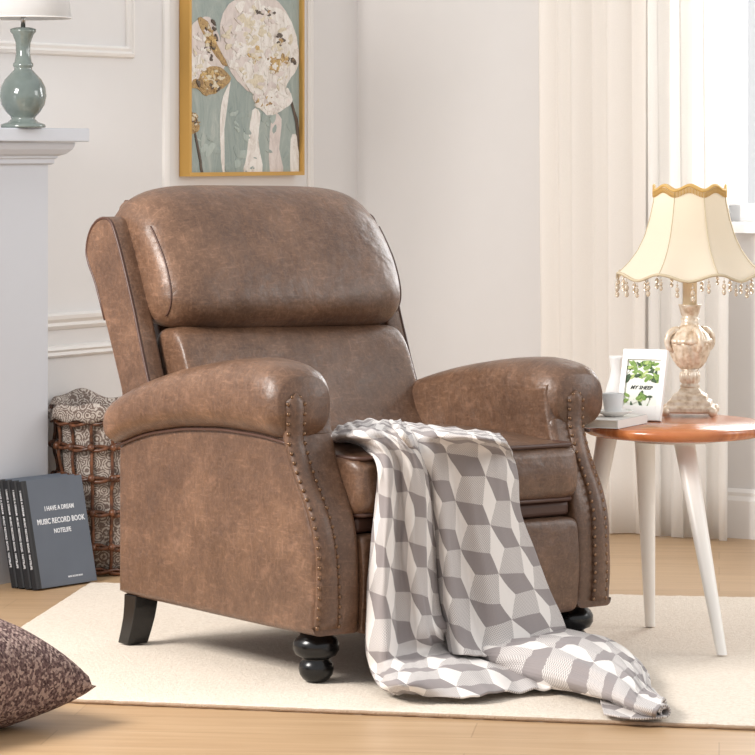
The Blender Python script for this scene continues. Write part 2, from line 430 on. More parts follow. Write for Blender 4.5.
def flecks(cx_,cy_,rx,ry,n,mis,smin,smax,seed,lift=.0042):
    r0=random.Random(seed)
    for _ in range(n):
        a=r0.uniform(0,2*PI); q=math.sqrt(r0.random()); x=cx_+rx*q*math.cos(a); y=cy_+ry*q*math.sin(a)
        L_=r0.uniform(smin,smax); th=r0.uniform(0,PI); wd=L_*r0.uniform(.3,.7); P_=[]
        for k in range(7):
            t=2*PI*k/7; rr_=r0.uniform(.55,1.1); dx=L_*math.cos(t)*rr_; dy=wd*math.sin(t)*rr_
            P_.append((x+dx*math.cos(th)-dy*math.sin(th),y+dx*math.sin(th)+dy*math.cos(th)))
        pblob(P_,r0.choice(mis),lift+r0.uniform(0,.0006),2)
b=box(-hw+FW,hw-FW,-T+.012,-.002,FW,ph-FW); pv.extend(b[0]); pf.extend(b[1]); pfm.extend([0]*6)
pblob([(252,-4),(232,4),(221,22),(221,48),(228,70),(240,86),(256,96),(270,92),(284,70),(298,50),(292,20),(275,-2)],2,.0012)
pblob([(262,8),(245,14),(232,40),(234,68),(246,88),(262,102),(280,98),(290,80),(300,62),(296,30),(284,10)],1,.0022)
pblob([(252,96),(262,112),(272,116),(292,104),(290,92),(276,88)],1,.0028)
pblob([(190,40),(196,26),(210,22),(220,44),(226,66),(214,74),(198,66),(190,62)],2,.0012)
pblob([(188,58),(206,64),(214,76),(200,88),(188,82)],1,.0014)
pblob([(198,24),(207,25),(215,44),(226,66),(221,66),(207,46)],3,.0024)
pblob([(191,90),(200,74),(216,69),(230,80),(220,92),(206,98),(198,92)],3,.0024)
pblob([(188,112),(196,119),(199,130),(193,136),(188,132)],3,.002)
pblob([(195,136),(196.4,136),(200,155),(203,176),(201.4,176),(198,155)],5,.002,3)
pblob([(228,86),(229.2,86),(222,110),(221.4,150),(224,176),(222.6,176),(219.8,150),(220.6,108)],1,.0016,3)
pblob([(290,98),(291.4,98),(299,120),(301,150),(299.6,150),(297.5,120)],5,.0012,3)
pblob([(252,112),(260,114),(258,140),(262,176),(244,176),(247,150)],1,.0016,3)
pblob([(272,118),(282,120),(280,150),(284,176),(270,176)],2,.0010,3)
pblob([(292,140),(299,138),(300,176),(292,176)],1,.0012,3)
flecks(264,50,30,44,120,[1,1,2,1,6],3,9,1)
flecks(240,40,14,34,40,[2,2,1,6],3,8,2)
flecks(277,64,13,9,36,[3,4,4,6,1],2,5,3,.0048)
flecks(252,54,7,16,16,[4,6,1],1.5,4,4,.0048)
flecks(281,42,4,10,12,[3,5,6],1.5,4,5,.0048)
flecks(262,13,12,3,10,[3,2,5],1.5,4,6,.0048)
flecks(294,60,6,3,8,[3,5],1.5,4,7,.0048)
flecks(264,101,12,5,18,[4,3,1],1.5,4,8,.0048)
flecks(272,98,18,14,34,[1,1,2],3,7,9,.0046)
flecks(210,44,6,20,26,[3,4,6,5],1.5,4.5,10,.0048)
flecks(211,84,14,11,34,[3,4,6,5],2,5,11,.0048)
flecks(197,70,8,16,22,[1,2,6],2,6,12,.003)
flecks(204,50,8,20,14,[2,1],2,6,13,.003)
flecks(194,122,4,11,12,[3,5,6],1.5,4,14,.004)
flecks(245,140,50,34,34,[0,7,7,0],3,10,15,.0009)
mesh('canvas',(pv,pf),None,pa,smooth=False,mats=PM,fm=pfm)

# ------------------------------------------------------------------ rug
def rug():
    BL=Vector((-.735,8.235));FL=Vector((-.935,6.55));FR=Vector((2.05,5.866));BR=Vector((2.05,7.765))
    nx,ny=300,180; V=[];Fc=[]; rnd=random.Random(3)
    from mathutils import noise
    for j in range(ny+1):
        for i in range(nx+1):
            s=i/nx;t=j/ny
            p=(FL*(1-s)+FR*s)*(1-t)+(BL*(1-s)+BR*s)*t
            e=min(s*3.0,(1-s)*3.0,t*1.8,(1-t)*1.8)
            zz=-.0028 if e>.02 else -.0028-.007*(1-e/.02)**2
            zz+=.0012*noise.noise(Vector((p.x*70,p.y*70,0)))+.0008*noise.noise(Vector((p.x*8,p.y*8,3)))
            if e<.02:
                k=.004*noise.noise(Vector((p.x*40,p.y*40,9))); p=p+Vector((k,k*2))
                if e<=0: zz=FLOOR+.0005
            V.append((p.x,p.y,zz))
    for j in range(ny):
        for i in range(nx):
            a=j*(nx+1)+i; Fc.append((a,a+1,a+nx+2,a+nx+1))
    # backing closes the underside
    c=[0,nx,(ny+1)*(nx+1)-1,ny*(nx+1)]
    n=len(V)
    for q in c: V.append((V[q][0],V[q][1],FLOOR+.0002))
    Fc.append((n+3,n+2,n+1,n)); 
    return V,Fc
r=mesh('rug',rug(),RUG)
def edge(a,b,n,sd):
    from mathutils import noise
    return tube([(a[0]+(b[0]-a[0])*i/n+.002*noise.noise(Vector((i*.4,sd,0))),a[1]+(b[1]-a[1])*i/n+.002*noise.noise(Vector((i*.37,sd,5))),-.0072+.0012*noise.noise(Vector((i*.5,sd,9)))) for i in range(n+1)],.0042,6)
mesh('shaded_edge',join(edge((-.937,6.547),(2.05,5.863),260,1)),plain('shaded_edge_tan',(176,150,126),.95,bump=(300,.8,.004)),r)  # textured front edge of the rug, its brown shadow line put into the colour
tag(r,'cream short pile area rug lying under the armchair and side table','rug')

# ------------------------------------------------------------------ recliner armchair (local x = width, y = towards the back)
CO=Vector((.1582-.00805,6.885-.00593,0)); CA=math.atan2(.593,.805)
chair=thing('recliner_armchair','distressed brown leather recliner armchair with rolled arms and brass nailhead trim, on the cream rug','armchair',tuple(CO),CA)
VF=[(.10,-.078),(.18,-.085),(.29,-.080),(.34,-.068),(.38,-.048),(.42,-.022),(.46,-.004),(.50,.010),(.54,.018),(.60,.024)]
def smooth_vf(z): return (interp(VF,z-.02)+interp(VF,z)+interp(VF,z+.02))/3
def bottomz(v): return .112
TOPS=[(-.05,.62),(.0,.640),(.05,.652),(.12,.660),(.24,.650),(.39,.627),(.50,.602),(.59,.575),(.66,.545),(.72,.512),(.78,.49)]
UND=[(-.05,.485),(.0,.493),(.10,.503),(.25,.506),(.40,.497),(.55,.475),(.67,.440),(.78,.42)]
def arm(sgn,dz,uc,uct,uo,w0,w1):
    ui=.289
    # lower arm panel: rounded slab whose front edge follows the S-curve
    zs=[.104+i*(.505-.104)/26 for i in range(27)]
    ol=[(smooth_vf(q),q) for q in zs]
    top=[(v,interp(UND,v)+.02) for v in (.045,.1,.2,.3,.4,.5,.6)]
    ol+= top+[(.668,.44),(.672,.40),(.672,.3),(.672,.2),(.672,.116),(.64,.110),(.3,.106),(.1,.104)]
    a,b=sorted((sgn*uo,sgn*ui))
    s=slab(ol,a,b,.015,5)
    A=mesh('arm',s,LEATHER,chair,angle=50)
    # rolled top
    rings=[]; n=36
    vs=[.006,.010,.018,.03,.05]+[.05+.60*i/26 for i in range(1,27)]+[.665,.685,.700,.707,.710]
    for v in vs:
        zt=interp(TOPS,v)+dz; zt=(interp(TOPS,v-.03)+interp(TOPS,v)+interp(TOPS,v+.03))/3+dz
        zb=(interp(UND,v-.03)+interp(UND,v)+interp(UND,v+.03))/3-.004+dz*.5
        sc=1.0
        if v<.05: sc=(1-((.05-v)/.0475)**2)**.5 if v>.006 else .45
        if v<.05: sc=max(.62,sc*.38+.62)
        if v>.65: sc=max(.05,(1-((v-.65)/.0605)**2))**.5
        zc=(zt+zb)/2; rz=(zt-zb)/2*sc; uc_=.368; ru=.081*sc
        wob=.0
        ring=[]
        for k in range(n):
            an=2*PI*k/n; ca,sa=math.cos(an),math.sin(an)
            ex=.80
            x=math.copysign(abs(ca)**ex,ca)*ru; y=math.copysign(abs(sa)**ex,sa)*rz
            pv_=0
            if v<.06: pv_=.0
            ring.append((sgn*(uc_+x),v+pv_-.03*max(0,-sa)*0,zc+y))
        rings.append(ring)
    mesh('arm_roll',loft(rings),LEATHER,A)
    # piping where the roll meets the panel
    mesh('piping',tube([(sgn*(uo+.004),v,(interp(UND,v-.03)+interp(UND,v)+interp(UND,v+.03))/3-.004+dz*.5) for v in [.0+.67*i/24 for i in range(25)]],.0035,6),PIPING,A,label='dark piping under the roll')
    # padded front panel between the nail rows
    inn=[(smooth_vf(q)+.004,q) for q in [.42+.02*i for i in range(9)]]+[(v,interp(TOPS,v)+dz-.05) for v in (.07,.12,.18,.24,.32,.39,.47,.55)]+[(.60,.42)]
    a,b=sorted((sgn*.287,sgn*.35)); mesh('inner_panel',slab(inn,a,b,.012,6),LEATHER,A,angle=50)
    zt0=.592+dz
    fpz=[.118+i*(zt0-.118)/30 for i in range(31)]
    rings=[]
    def ucq(q): return uc+(uct-uc)*max(0,min(1,(q-.25)/.25))
    def wid(q):
        w=w0+(w1-w0)*max(0,min(1,(q-.2)/.3)); t=(zt0-q)/w
        if t<1: return w*math.sqrt(max(0.02,1-(1-t)**2))
        return w*(1.0-.12*math.sin(PI*min(1,(q-.118)/(zt0-.118))))
    for q in fpz:
        ww=wid(q); y0=smooth_vf(q); yf=y0-.004
        if q>.50: yf=y0-.006-.012*min(1,(q-.50)/.06)
        uq=ucq(q)
        rings.append([(uq-ww,y0+.008,q),(uq-ww,yf,q),(uq-ww*.6,yf-.006,q),(uq,yf-.008,q),(uq+ww*.6,yf-.006,q),(uq+ww,yf,q),(uq+ww,y0+.008,q)])
    mesh('front_panel',loft(rings),LEATHER,A)
    pts=[]
    q=.122
    def fy(q):
        y0=smooth_vf(q); return y0-.006-(.006+.012*min(1,(q-.50)/.06)-.004 if q>.5 else 0)
    path=[]
    for i in range(101):
        q=.122+(zt0-.012-.122)*i/100; path.append(Vector((ucq(q)-wid(q)+.002,fy(q),q)))
    path+= [Vector((uct,fy(zt0),zt0-.004))]
    for i in range(101):
        q=.122+(zt0-.012-.122)*(100-i)/100; path.append(Vector((ucq(q)+wid(q)-.002,fy(q),q)))
    L=[0]
    for p,r_ in zip(path,path[1:]): L.append(L[-1]+(r_-p).length)
    N=50; out=[]
    for i in range(N):
        t=L[-1]*i/(N-1)
        for k in range(len(L)-1):
            if L[k+1]>=t-1e-9: 
                f=(t-L[k])/max(1e-9,L[k+1]-L[k]); out.append(path[k].lerp(path[k+1],f)); break
    return A,out
nail_vf=xf(lathe([(.0047,0),(.0044,.0018),(.003,.0034),(.0001,.004)],10),Matrix.Rotation(PI/2,4,'X'))
def nails(A,pts):
    first=None
    for p in pts:
        if first is None: first=mesh('nailhead',nail_vf,NAIL,A); o=first
        else: o=first.copy(); COL.objects.link(o)
        o.parent=A; o.location=p
for args in ((-1,0,-.374,-.392,.405,.029,.023),(1,-.026,.345,.352,.385,.019,.021)):
    A,out=arm(*args); nails(A,out)
# base box and mechanism rail between the arms
mesh('base_rail',join(box(-.287,.287,-.03,.636,.125,.34),box(-.286,.286,-.058,.0,.303,.336)),PIPING,chair,smooth=False,bevel=.01,label='dark recessed base between the arms')
def rr(y0,y1,z0,z1,r,k=5):
    P=[]
    for (cy,cz,a0) in ((y1-r,z1-r,0),(y0+r,z1-r,90),(y0+r,z0+r,180),(y1-r,z0+r,270)):
        for i in range(k+1):
            a=math.radians(a0+90*i/k); P.append((cy+r*math.cos(a),cz+r*math.sin(a)))
    return P
# footrest
fs=spline([(-.05,.098,0),(-.078,.102,0),(-.086,.15,0),(-.09,.20,0),(-.086,.26,0),(-.078,.298,0),(-.05,.302,0)],6)
mesh('footrest',puff([(p.x,p.y) for p in fs]+[(-.037,.30),(-.037,.10)],-.288,.288,p=26,n=40),LEATHER,chair,angle=60)
# seat cushion
top=[(.50,.455),(.44,.474),(.30,.486),(.15,.487),(.05,.478),(-.03,.466),(-.068,.455)]
frt=[(-.083,.44),(-.090,.40),(-.086,.36),(-.068,.342)]
sec=[(p.x,p.y) for p in spline([(a,b,0) for a,b in top],4)]+[(p.x,p.y) for p in spline([(a,b,0) for a,b in frt],4)]+[(.1,.336),(.3,.336),(.5,.338)]
def crown(t,y,z): return (y, z if z<.45 else .45+(z-.45)*(1.0-.55*abs(t)**3))
seat=mesh('seat_cushion',puff(sec,-.296,.296,p=22,n=44,c=(.2,.40),shape=crown),LEATHER,chair,angle=60)
def ring_pipe(z,y,r=.0048):
    return tube([(-.284,.25,z),(-.288,.05,z),(-.286,y+.018,z),(-.276,y,z),(-.1,y-.003,z+.002),(.1,y-.003,z+.002),(.276,y,z),(.286,y+.018,z),(.288,.05,z),(.284,.25,z)],r,7)
mesh('piping',join(ring_pipe(.457,-.070),ring_pipe(.341,-.070)),PIPING,seat,label='dark piping along the seat cushion edges')
# lower back cushion
sec=sp2([(.655,.700),(.622,.698),(.592,.670),(.566,.62),(.543,.565),(.518,.51),(.488,.465),(.52,.445),(.62,.46),(.70,.55),(.72,.64),(.70,.69)],5)
mesh('back_cushion',puff([(a-.028,b) for a,b in sec],-.308,.316,p=14,n=60,shape=lambda t,y,z:(y,z-.008*(t+1))),LEATHER,chair)
# upper back cushion that rolls over the top
sec=sp2([(.655,.686),(.620,.692),(.590,.720),(.583,.76),(.600,.815),(.632,.875),(.662,.925),(.695,.968),(.740,1.000),(.795,1.010),(.845,.992),(.878,.945),(.872,.88),(.83,.80),(.77,.72),(.70,.69)],5)
def up(t,y,z):
    # sides set back a little, shoulders rounded
    return (y+.018*abs(t)**4, z-(.034*abs(t)**5 if z>.85 else 0)*min(1,(z-.85)/.12)-.005*(t+1)+.003)
hc=mesh('headrest_cushion',puff([(a-.026,b) for a,b in sec],-.328,.334,p=8,n=60,c=(.74,.84),shape=up),LEATHER,chair)
def seam_line(sec_,x0,x1,p,c,shape,t,i0,i1):
    k=(1-abs(t)**p)**(1/p); out=[]
    for q in range(i0,i1):
        y,z_=sec_[q%len(sec_)]; y,z_=c[0]+(y-c[0])*k,c[1]+(z_-c[1])*k; y,z_=shape(t,y,z_); out.append(((x0+x1)/2+(x1-x0)/2*t,y-.0008,z_))
    return out
s3=[(a-.026,b) for a,b in sec]
for tt in (-.955,.955):
    mesh('seam',tube(seam_line(s3,-.328,.334,8,(.74,.84),up,tt,7,34),.0022,6),PIPING,hc)
# wings
for sg in (-1,1):
    ol=[(.545,.50),(.584,.54),(.607,.585),(.645,.68),(.668,.74),(.712,.84),(.745,.905),(.768,.934),(.80,.940),(.835,.928),(.862,.900),(.873,.862),(.862,.83),(.832,.786),(.774,.665),(.724,.556),(.70,.49)]
    o2=sp2(ol,3)
    a,b=sorted((sg*.366,sg*.318))
    wgt=mesh('wing',slab(o2,a,b,.010,4),LEATHER,chair,angle=60)
    i0=0
    pp=[(sg*.364,y,z_) for y,z_ in inset(o2,.003)]
    mesh('piping',tube(pp[3:42],.0036,6),PIPING,wgt,label='dark piping round the wing edge')
sec=sp2([(.60,.47),(.66,.60),(.70,.72),(.76,.85),(.80,.93),(.835,.968),(.868,.975),(.892,.95),(.890,.88),(.85,.79),(.79,.67),(.74,.55),(.71,.45)],3)
bs=mesh('back_shell',slab(sec,-.275,.275,.02,4),LEATHER,chair,angle=60)
mesh('rear_panel',box(-.30,.30,.64,.668,.12,.50),LEATHER,chair,smooth=False,bevel=.01)
mesh('piping',tube([(-.272,.845,.80),(-.272,.882,.88),(-.272,.886,.94),(-.262,.868,.972),(-.1,.868,.976),(.1,.868,.976),(.262,.868,.972),(.272,.886,.94)],.004,6),PIPING,bs,label='dark piping along the back')
# feet
bun=[(.001,.0),(.021,.0),(.027,.004),(.034,.014),(.0365,.026),(.034,.037),(.027,.044),(.028,.047),(.041,.053),(.0475,.064),(.0475,.078),(.042,.088),(.034,.094),(.034,.106),(.001,.108)]
for u in (-.343,.338): mesh('front_leg',xf(lathe(bun,36),Matrix.Translation((u,.0,0))),BLACKWOOD,chair)
for u in (-.372,.372):
    rg=[]
    for zz,dy,w_ in ((.112,0,.030),(.085,.004,.029),(.06,.010,.028),(.03,.022,.027),(0,.036,.026)):
        y=.625+dy; rg.append([(u-w_,y-w_*.8,zz),(u+w_,y-w_*.8,zz),(u+w_,y+w_*.8,zz),(u-w_,y+w_*.8,zz)])
    mesh('rear_leg',loft(rg),BLACKWOOD,chair,smooth=False,bevel=.002)

# ------------------------------------------------------------------ throw blanket
U=Vector((.805,.593,0)); Vv=Vector((-.593,.805,0))
def on_z(px,py,z):
    Y=(CAMH-z)*FPX/(py-HZ); return Vector(((px-CX)/FPX*Y,Y,z))
def on_v(px,py,v):
    a=(px-CX)/FPX; u=(a*(CO.y+v*Vv.y)-CO.x-v*Vv.x)/(U.x-a*U.y); Y=CO.y+u*U.y+v*Vv.y
    return Vector((a*Y,Y,CAMH-(py-HZ)*Y/FPX))
def patch(rows,ku,kt,uv0,rip=.0,seed=0,uscale=1.0,tscale=1.0,flip=False):
    G=[spline(r_,ku) for r_ in rows]; m_=len(G[0])
    cols=[spline([g[i] for g in G],kt) for i in range(m_)]
    nr=len(cols[0]); V=[];uv=[];Fc=[]
    from mathutils import noise
    # mean arc lengths
    us=[0]
    for i in range(1,m_):
        us.append(us[-1]+sum((cols[i][j]-cols[i-1][j]).length for j in range(nr))/nr)
    ts=[[0]*nr for _ in range(m_)]
    tm=[0]
    for j in range(1,nr): tm.append(tm[-1]+sum((cols[i][j]-cols[i][j-1]).length for i in range(m_))/m_)
    for j in range(nr):
        for i in range(m_):
            p=cols[i][j].copy()
            if rip:
                k=rip*noise.noise(Vector((us[i]*26+seed,tm[j]*4,seed)))+rip*.5*noise.noise(Vector((us[i]*55,tm[j]*11,seed+4)))
                a=cols[min(i+1,m_-1)][j]-cols[max(i-1,0)][j]; b=cols[i][min(j+1,nr-1)]-cols[i][max(j-1,0)]
                nn=a.cross(b)
                if nn.length>0: nn.normalize()
                if nn.y>0 or (abs(nn.y)<.1 and nn.z<0): nn=-nn
                p+=nn*k
                p.z=max(p.z,.006)
            V.append(p); 
            x,y=us[i]*uscale,-tm[j]*tscale
            uv.append((uv0[0]+(-x if flip else x),uv0[1]+y))
    for j in range(nr-1):
        for i in range(m_-1):
            a=j*m_+i; Fc.append((a,a+1,a+m_+1,a+m_))
    return V,Fc,uv
Z=on_z; F_=on_v
s0=.478
# right hanging strand: rows top -> hem, points left -> right
P=[
 [Z(398,422,.49),Z(412,423,.495),Z(432,426,.50),Z(455,429,.498),Z(478,431,.496),Z(500,434,.49)],
 [Z(404,432,.495),Z(420,432,.505),Z(440,434,.505),Z(464,436,.505),Z(488,439,.50),Z(507,443,.485)],
 [F_(414,450,-.098),F_(430,447,-.118),F_(446,446,-.108),F_(470,447,-.118),F_(496,449,-.112),F_(513,456,-.098)],
 [F_(428,480,-.100),F_(438,476,-.130),F_(452,474,-.112),F_(474,474,-.132),F_(500,474,-.125),F_(518,478,-.100)],
 [F_(433,520,-.102),F_(443,516,-.138),F_(458,514,-.116),F_(478,514,-.142),F_(503,514,-.130),F_(520,512,-.102)],
 [F_(436,560,-.105),F_(447,556,-.150),F_(462,554,-.124),F_(484,554,-.155),F_(512,552,-.142),F_(533,548,-.104)],
 [F_(440,598,-.112),F_(451,596,-.160),F_(470,596,-.138),F_(492,598,-.168),F_(522,590,-.155),F_(546,584,-.106)],
 [F_(446,632,-.125),F_(458,634,-.175),F_(478,640,-.165),F_(502,634,-.185),F_(534,620,-.170),F_(560,612,-.110)],
 [F_(450,654,-.150),F_(466,655,-.195),F_(486,656,-.20),F_(508,651,-.205),F_(538,637,-.180),F_(566,628,-.118)],
]
# left strand: hangs, then spills forward on the rug and runs right
Q=[
 [Z(331,431,.49),Z(344,425,.50),Z(360,421,.515),Z(378,420,.51),Z(392,421,.505),Z(404,423,.495)],
 [Z(332,438,.485),Z(350,434,.505),Z(368,430,.515),Z(386,430,.505),Z(400,432,.515),Z(412,434,.495)],
 [Z(352,443,.468),F_(372,443,-.085),F_(384,440,-.10),F_(398,441,-.108),F_(412,447,-.12),F_(422,452,-.098)],
 [F_(376,462,-.092),F_(388,463,-.125),F_(398,462,-.108),F_(410,462,-.13),F_(422,466,-.125),F_(430,476,-.095)],
 [F_(375,505,-.096),F_(388,506,-.135),F_(400,505,-.110),F_(414,504,-.14),F_(428,508,-.130),F_(435,515,-.096)],
 [F_(370,555,-.098),F_(385,556,-.148),F_(400,555,-.115),F_(414,555,-.146),F_(430,556,-.135),F_(438,560,-.096)],
 [F_(367,605,-.100),F_(384,606,-.155),F_(402,606,-.122),F_(418,606,-.150),F_(433,606,-.140),F_(442,606,-.098)],
 [F_(367,648,-.112),F_(384,645,-.168),F_(404,640,-.140),F_(422,634,-.165),F_(438,628,-.155),F_(450,624,-.110)],
 [Z(372,672,.030),Z(388,668,.045),Z(410,660,.055),Z(432,652,.06),Z(456,647,.055),Z(486,650,.03)],
 [Z(380,686,.018),Z(398,684,.040),Z(424,678,.045),Z(456,672,.048),Z(492,668,.035),Z(530,668,.02)],
 [Z(392,694,.008),Z(412,695,.010),Z(444,697,.012),Z(478,696,.014),Z(512,692,.010),Z(552,690,.008)],
]
# heap on the rug: rows from left (under the hem) to the rolled end on the right; points back -> front
R=[
 [Z(470,640,.02),Z(456,636,.04),Z(446,640,.045),Z(440,646,.04),Z(442,652,.03),Z(450,660,.012)],
 [Z(520,632,.015),Z(506,634,.05),Z(492,642,.065),Z(482,652,.055),Z(480,662,.03),Z(486,671,.010)],
 [Z(556,630,.012),Z(548,629,.055),Z(538,638,.078),Z(528,652,.068),Z(522,668,.038),Z(524,681,.010)],
 [Z(586,642,.010),Z(580,633,.052),Z(570,639,.080),Z(562,656,.074),Z(556,676,.042),Z(560,690,.010)],
 [Z(624,652,.010),Z(610,642,.045),Z(600,650,.066),Z(592,668,.064),Z(588,686,.038),Z(592,698,.009)],
 [Z(646,672,.010),Z(638,664,.034),Z(628,670,.048),Z(620,684,.050),Z(616,698,.032),Z(620,706,.008)],
 [Z(652,690,.010),Z(648,688,.024),Z(644,690,.034),Z(640,698,.036),Z(638,707,.026),Z(640,712,.008)],
 [Z(664,706,.008),Z(665,702,.016),Z(664,699,.026),Z(661,704,.030),Z(657,712,.020),Z(657,715,.008)],
]
S=[
 [Z(600,700,.006),Z(612,702,.007),Z(630,704,.007),Z(650,708,.007)],
 [Z(602,707,.006),Z(616,710,.008),Z(636,712,.007),Z(658,713,.007)],
 [Z(604,714,.006),Z(620,717,.007),Z(640,719,.006),Z(667,717,.006)],
]
V=[];Fc=[];UVs=[]
e0=Z(640,701,.020); e1_=Z(665,712,.014); ax=(e1_-e0).normalized(); nrm=ax.cross(Vector((0,0,1))).normalized()
RL=[]
for q in range(6):
    c=e0.lerp(e1_,q/5); RL.append([c+(nrm*math.cos(a)+Vector((0,0,1))*math.sin(a))*(.0135-.0060*k) for k,a in [(kk/14,kk*.60) for kk in range(15)]])
for args in ((P,10,12,(0,0),.0045,1,1.0,1.0,False),(Q,10,12,(.53,.02),.009,5,1.05,1.0,False),(R,12,12,(.3,.3),.008,9,.62,.70,True),(S,8,6,(.1,.2),.001,11,1,1,True),(RL,3,3,(.2,.1),0,13,1,1,True)):
    v,f,uv=patch(*args); n=len(V); V+=v; Fc+=[tuple(i+n for i in q) for q in f]; UVs+=uv
bl=mesh('throw_blanket',(V,Fc),blanket_mat(),uv=UVs,solid=.004)
tag(bl,'grey and white cube patterned knitted throw draped from the armchair seat onto the rug','blanket')

# ------------------------------------------------------------------ side table
TW=NT('orange_brown_wood'); co=TW.coord('Object',(3,26,3)); n=TW.n('TexNoise',Scale=2.0,Detail=6.0,Distortion=1.0); TW.l(co,n.inputs['Vector'])
TW.l(TW.ramp(n.outputs[0],[(.25,(150,84,46)),(.5,(184,108,62)),(.75,(206,134,84))]),TW.b.inputs['Base Color']); TW.b.inputs['Roughness'].default_value=.25; TW.b.inputs['Coat Weight'].default_value=.25; TW.b.inputs['Coat Roughness'].default_value=.1
LEGW=plain('white_painted_wood',(238,233,226),.35)
KT=1.009; TC=Vector((.664*KT,7.27*KT,0)); ZT=1.09-.609*KT
tb=thing('side_table','small round orange-brown wooden side table on splayed white legs, right of the armchair','table',tuple(TC))
def oval(rx,ry,z): return [(rx*math.cos(2*PI*i/72),ry*math.sin(2*PI*i/72),z) for i in range(72)]
a_,b_=.209,.262
mesh('tabletop',loft([oval(a_-.012,b_-.012,ZT-.024),oval(a_-.003,b_-.003,ZT-.019),oval(a_,b_,ZT-.010),oval(a_-.001,b_-.001,ZT-.004),oval(a_-.005,b_-.005,ZT)]),TW.m,tb,angle=50)
mesh('apron',loft([oval(.10,.12,ZT-.040),oval(.10,.12,ZT-.0245)]),LEGW,tb,angle=50)
for (tx,ty,bx,by) in ((.683,7.25,.744,7.02),(.607,7.38,.624,7.44),(.518,7.33,.437,7.30)):
    p0=Vector((bx,by,0))-TC; p1=Vector((tx,ty,ZT-.03))-TC
    rg=[]
    for i in range(9):
        t=i/8; c=p0.lerp(p1,t); r_=.0115+.0125*t
        rg.append([(c.x+r_*math.cos(k*PI/10),c.y+r_*math.sin(k*PI/10),c.z) for k in range(20)])
    mesh('leg',loft(rg),LEGW,tb,angle=50)

# fringed lamp
CHAMP=NT('champagne_carved'); n=CHAMP.n('TexNoise',Scale=70.0,Detail=4.0); CHAMP.l(CHAMP.coord(),n.inputs['Vector'])
CHAMP.l(CHAMP.ramp(n.outputs[0],[(.3,(188,164,138)),(.5,(222,206,186)),(.75,(240,232,220))]),CHAMP.b.inputs['Base Color']); CHAMP.b.inputs['Roughness'].default_value=.32; CHAMP.b.inputs['Metallic'].default_value=.2; CHAMP.bump(n.outputs[0],.25,.002)
CREAM=sheer('cream_silk_shade',(246,238,222),.45,.0)
GTRIM=plain('gold_braid',(214,174,104),.55,.2,bump=(400,.8,.003)); LTRIM=plain('beige_braid',(206,190,160),.7,bump=(400,.8,.003))
BEAD=NT('crystal_bead'); BEAD.b.inputs['Base Color'].default_value=lin((240,226,206)); BEAD.b.inputs['Roughness'].default_value=.08; BEAD.b.inputs['Transmission Weight'].default_value=.55
LC=Vector((.716*KT,7.45*KT,ZT+.0008))
fl=thing('table_lamp','ornate champagne urn lamp with cream bell shade and beaded fringe on the side table','lamp',tuple(LC))
zz=lambda y:1.09-(y-150)*7.45/FPX-ZT
sq=lambda r_,z,a0=-.14:[(r_*math.cos(PI/4+a0+k*PI/2),r_*math.sin(PI/4+a0+k*PI/2),z) for k in range(4)]
R2=math.sqrt(2)
pl_=loft([sq(.060*R2*.92,.008),sq(.062*R2*.92,.012),sq(.062*R2*.92,.020),sq(.056*R2*.92,.026),sq(.054*R2*.92,.034),sq(.046*R2*.92,.037),sq(.043*R2*.92,.047),sq(.030*R2*.92,.054),sq(.022*R2*.92,.066)])
feet=[sphere((.083*math.cos(PI/4-.14+k*PI/2)*.93,.083*math.sin(PI/4-.14+k*PI/2)*.93,.012),.0115,12,8) for k in range(4)]
dots=[]
mesh('plinth',pl_,CHAMP.m,fl,smooth=False,bevel=.002)
for q in feet: mesh('foot',q,CHAMP.m,fl)
fz_=lambda r,z,a: r*(1+.06*math.cos(16*a))
mesh('collar',lathe([(.02,.064),(.024,.068),(.018,.073),(.021,.078),(.0225,.09),(.021,.100),(.018,.103),(.023,.107),(.001,.108)],96,flute=lambda r,z,a:r*(1+(.10*abs(math.cos(8*a)) if .076<z<.101 else 0))),CHAMP.m,fl)
urn=[(.018,.106),(.028,.114),(.037,.126),(.043,.140),(.046,.154),(.0465,.164)]
mesh('urn',lathe([(r_,z_) for r_,z_ in urn]+[(.047,.168)],128,flute=lambda r,z,a:r*(1+.15*abs(math.cos(5*a+z*40))-.08)),CHAMP.m,fl)
mesh('urn_shoulder',lathe([(.047,.166),(.050,.169),(.050,.176),(.045,.180),(.040,.190),(.030,.199),(.023,.207),(.019,.216),(.022,.224),(.017,.226),(.020,.234),(.025,.252),(.027,.256),(.012,.257)],96,flute=lambda r,z,a:r*(1+(.05*abs(math.cos(10*a)) if z<.2 or .23<z<.25 else 0))),CHAMP.m,fl)
for k in range(4):
    a=.35+k*PI/2; ca,sa=math.cos(a),math.sin(a)
    pts=[(r_*ca,r_*sa,z_) for r_,z_ in ((.030,.198),(.042,.197),(.053,.188),(.058,.174),(.055,.160),(.047,.153),(.043,.160),(.047,.168))]
    mesh('scroll_handle',tube(spline(pts,4),lambda t:.0085-.003*t,8),CHAMP.m,fl)
mesh('candle_tube',lathe([(.0165,.255),(.0165,.345),(.012,.352),(.001,.352)],24),plain('ivory_tube',(238,220,188),.4),fl)
mesh('shade_spindle',lathe([(.004,.35),(.004,.515),(.001,.516)],8),CHROME,fl)
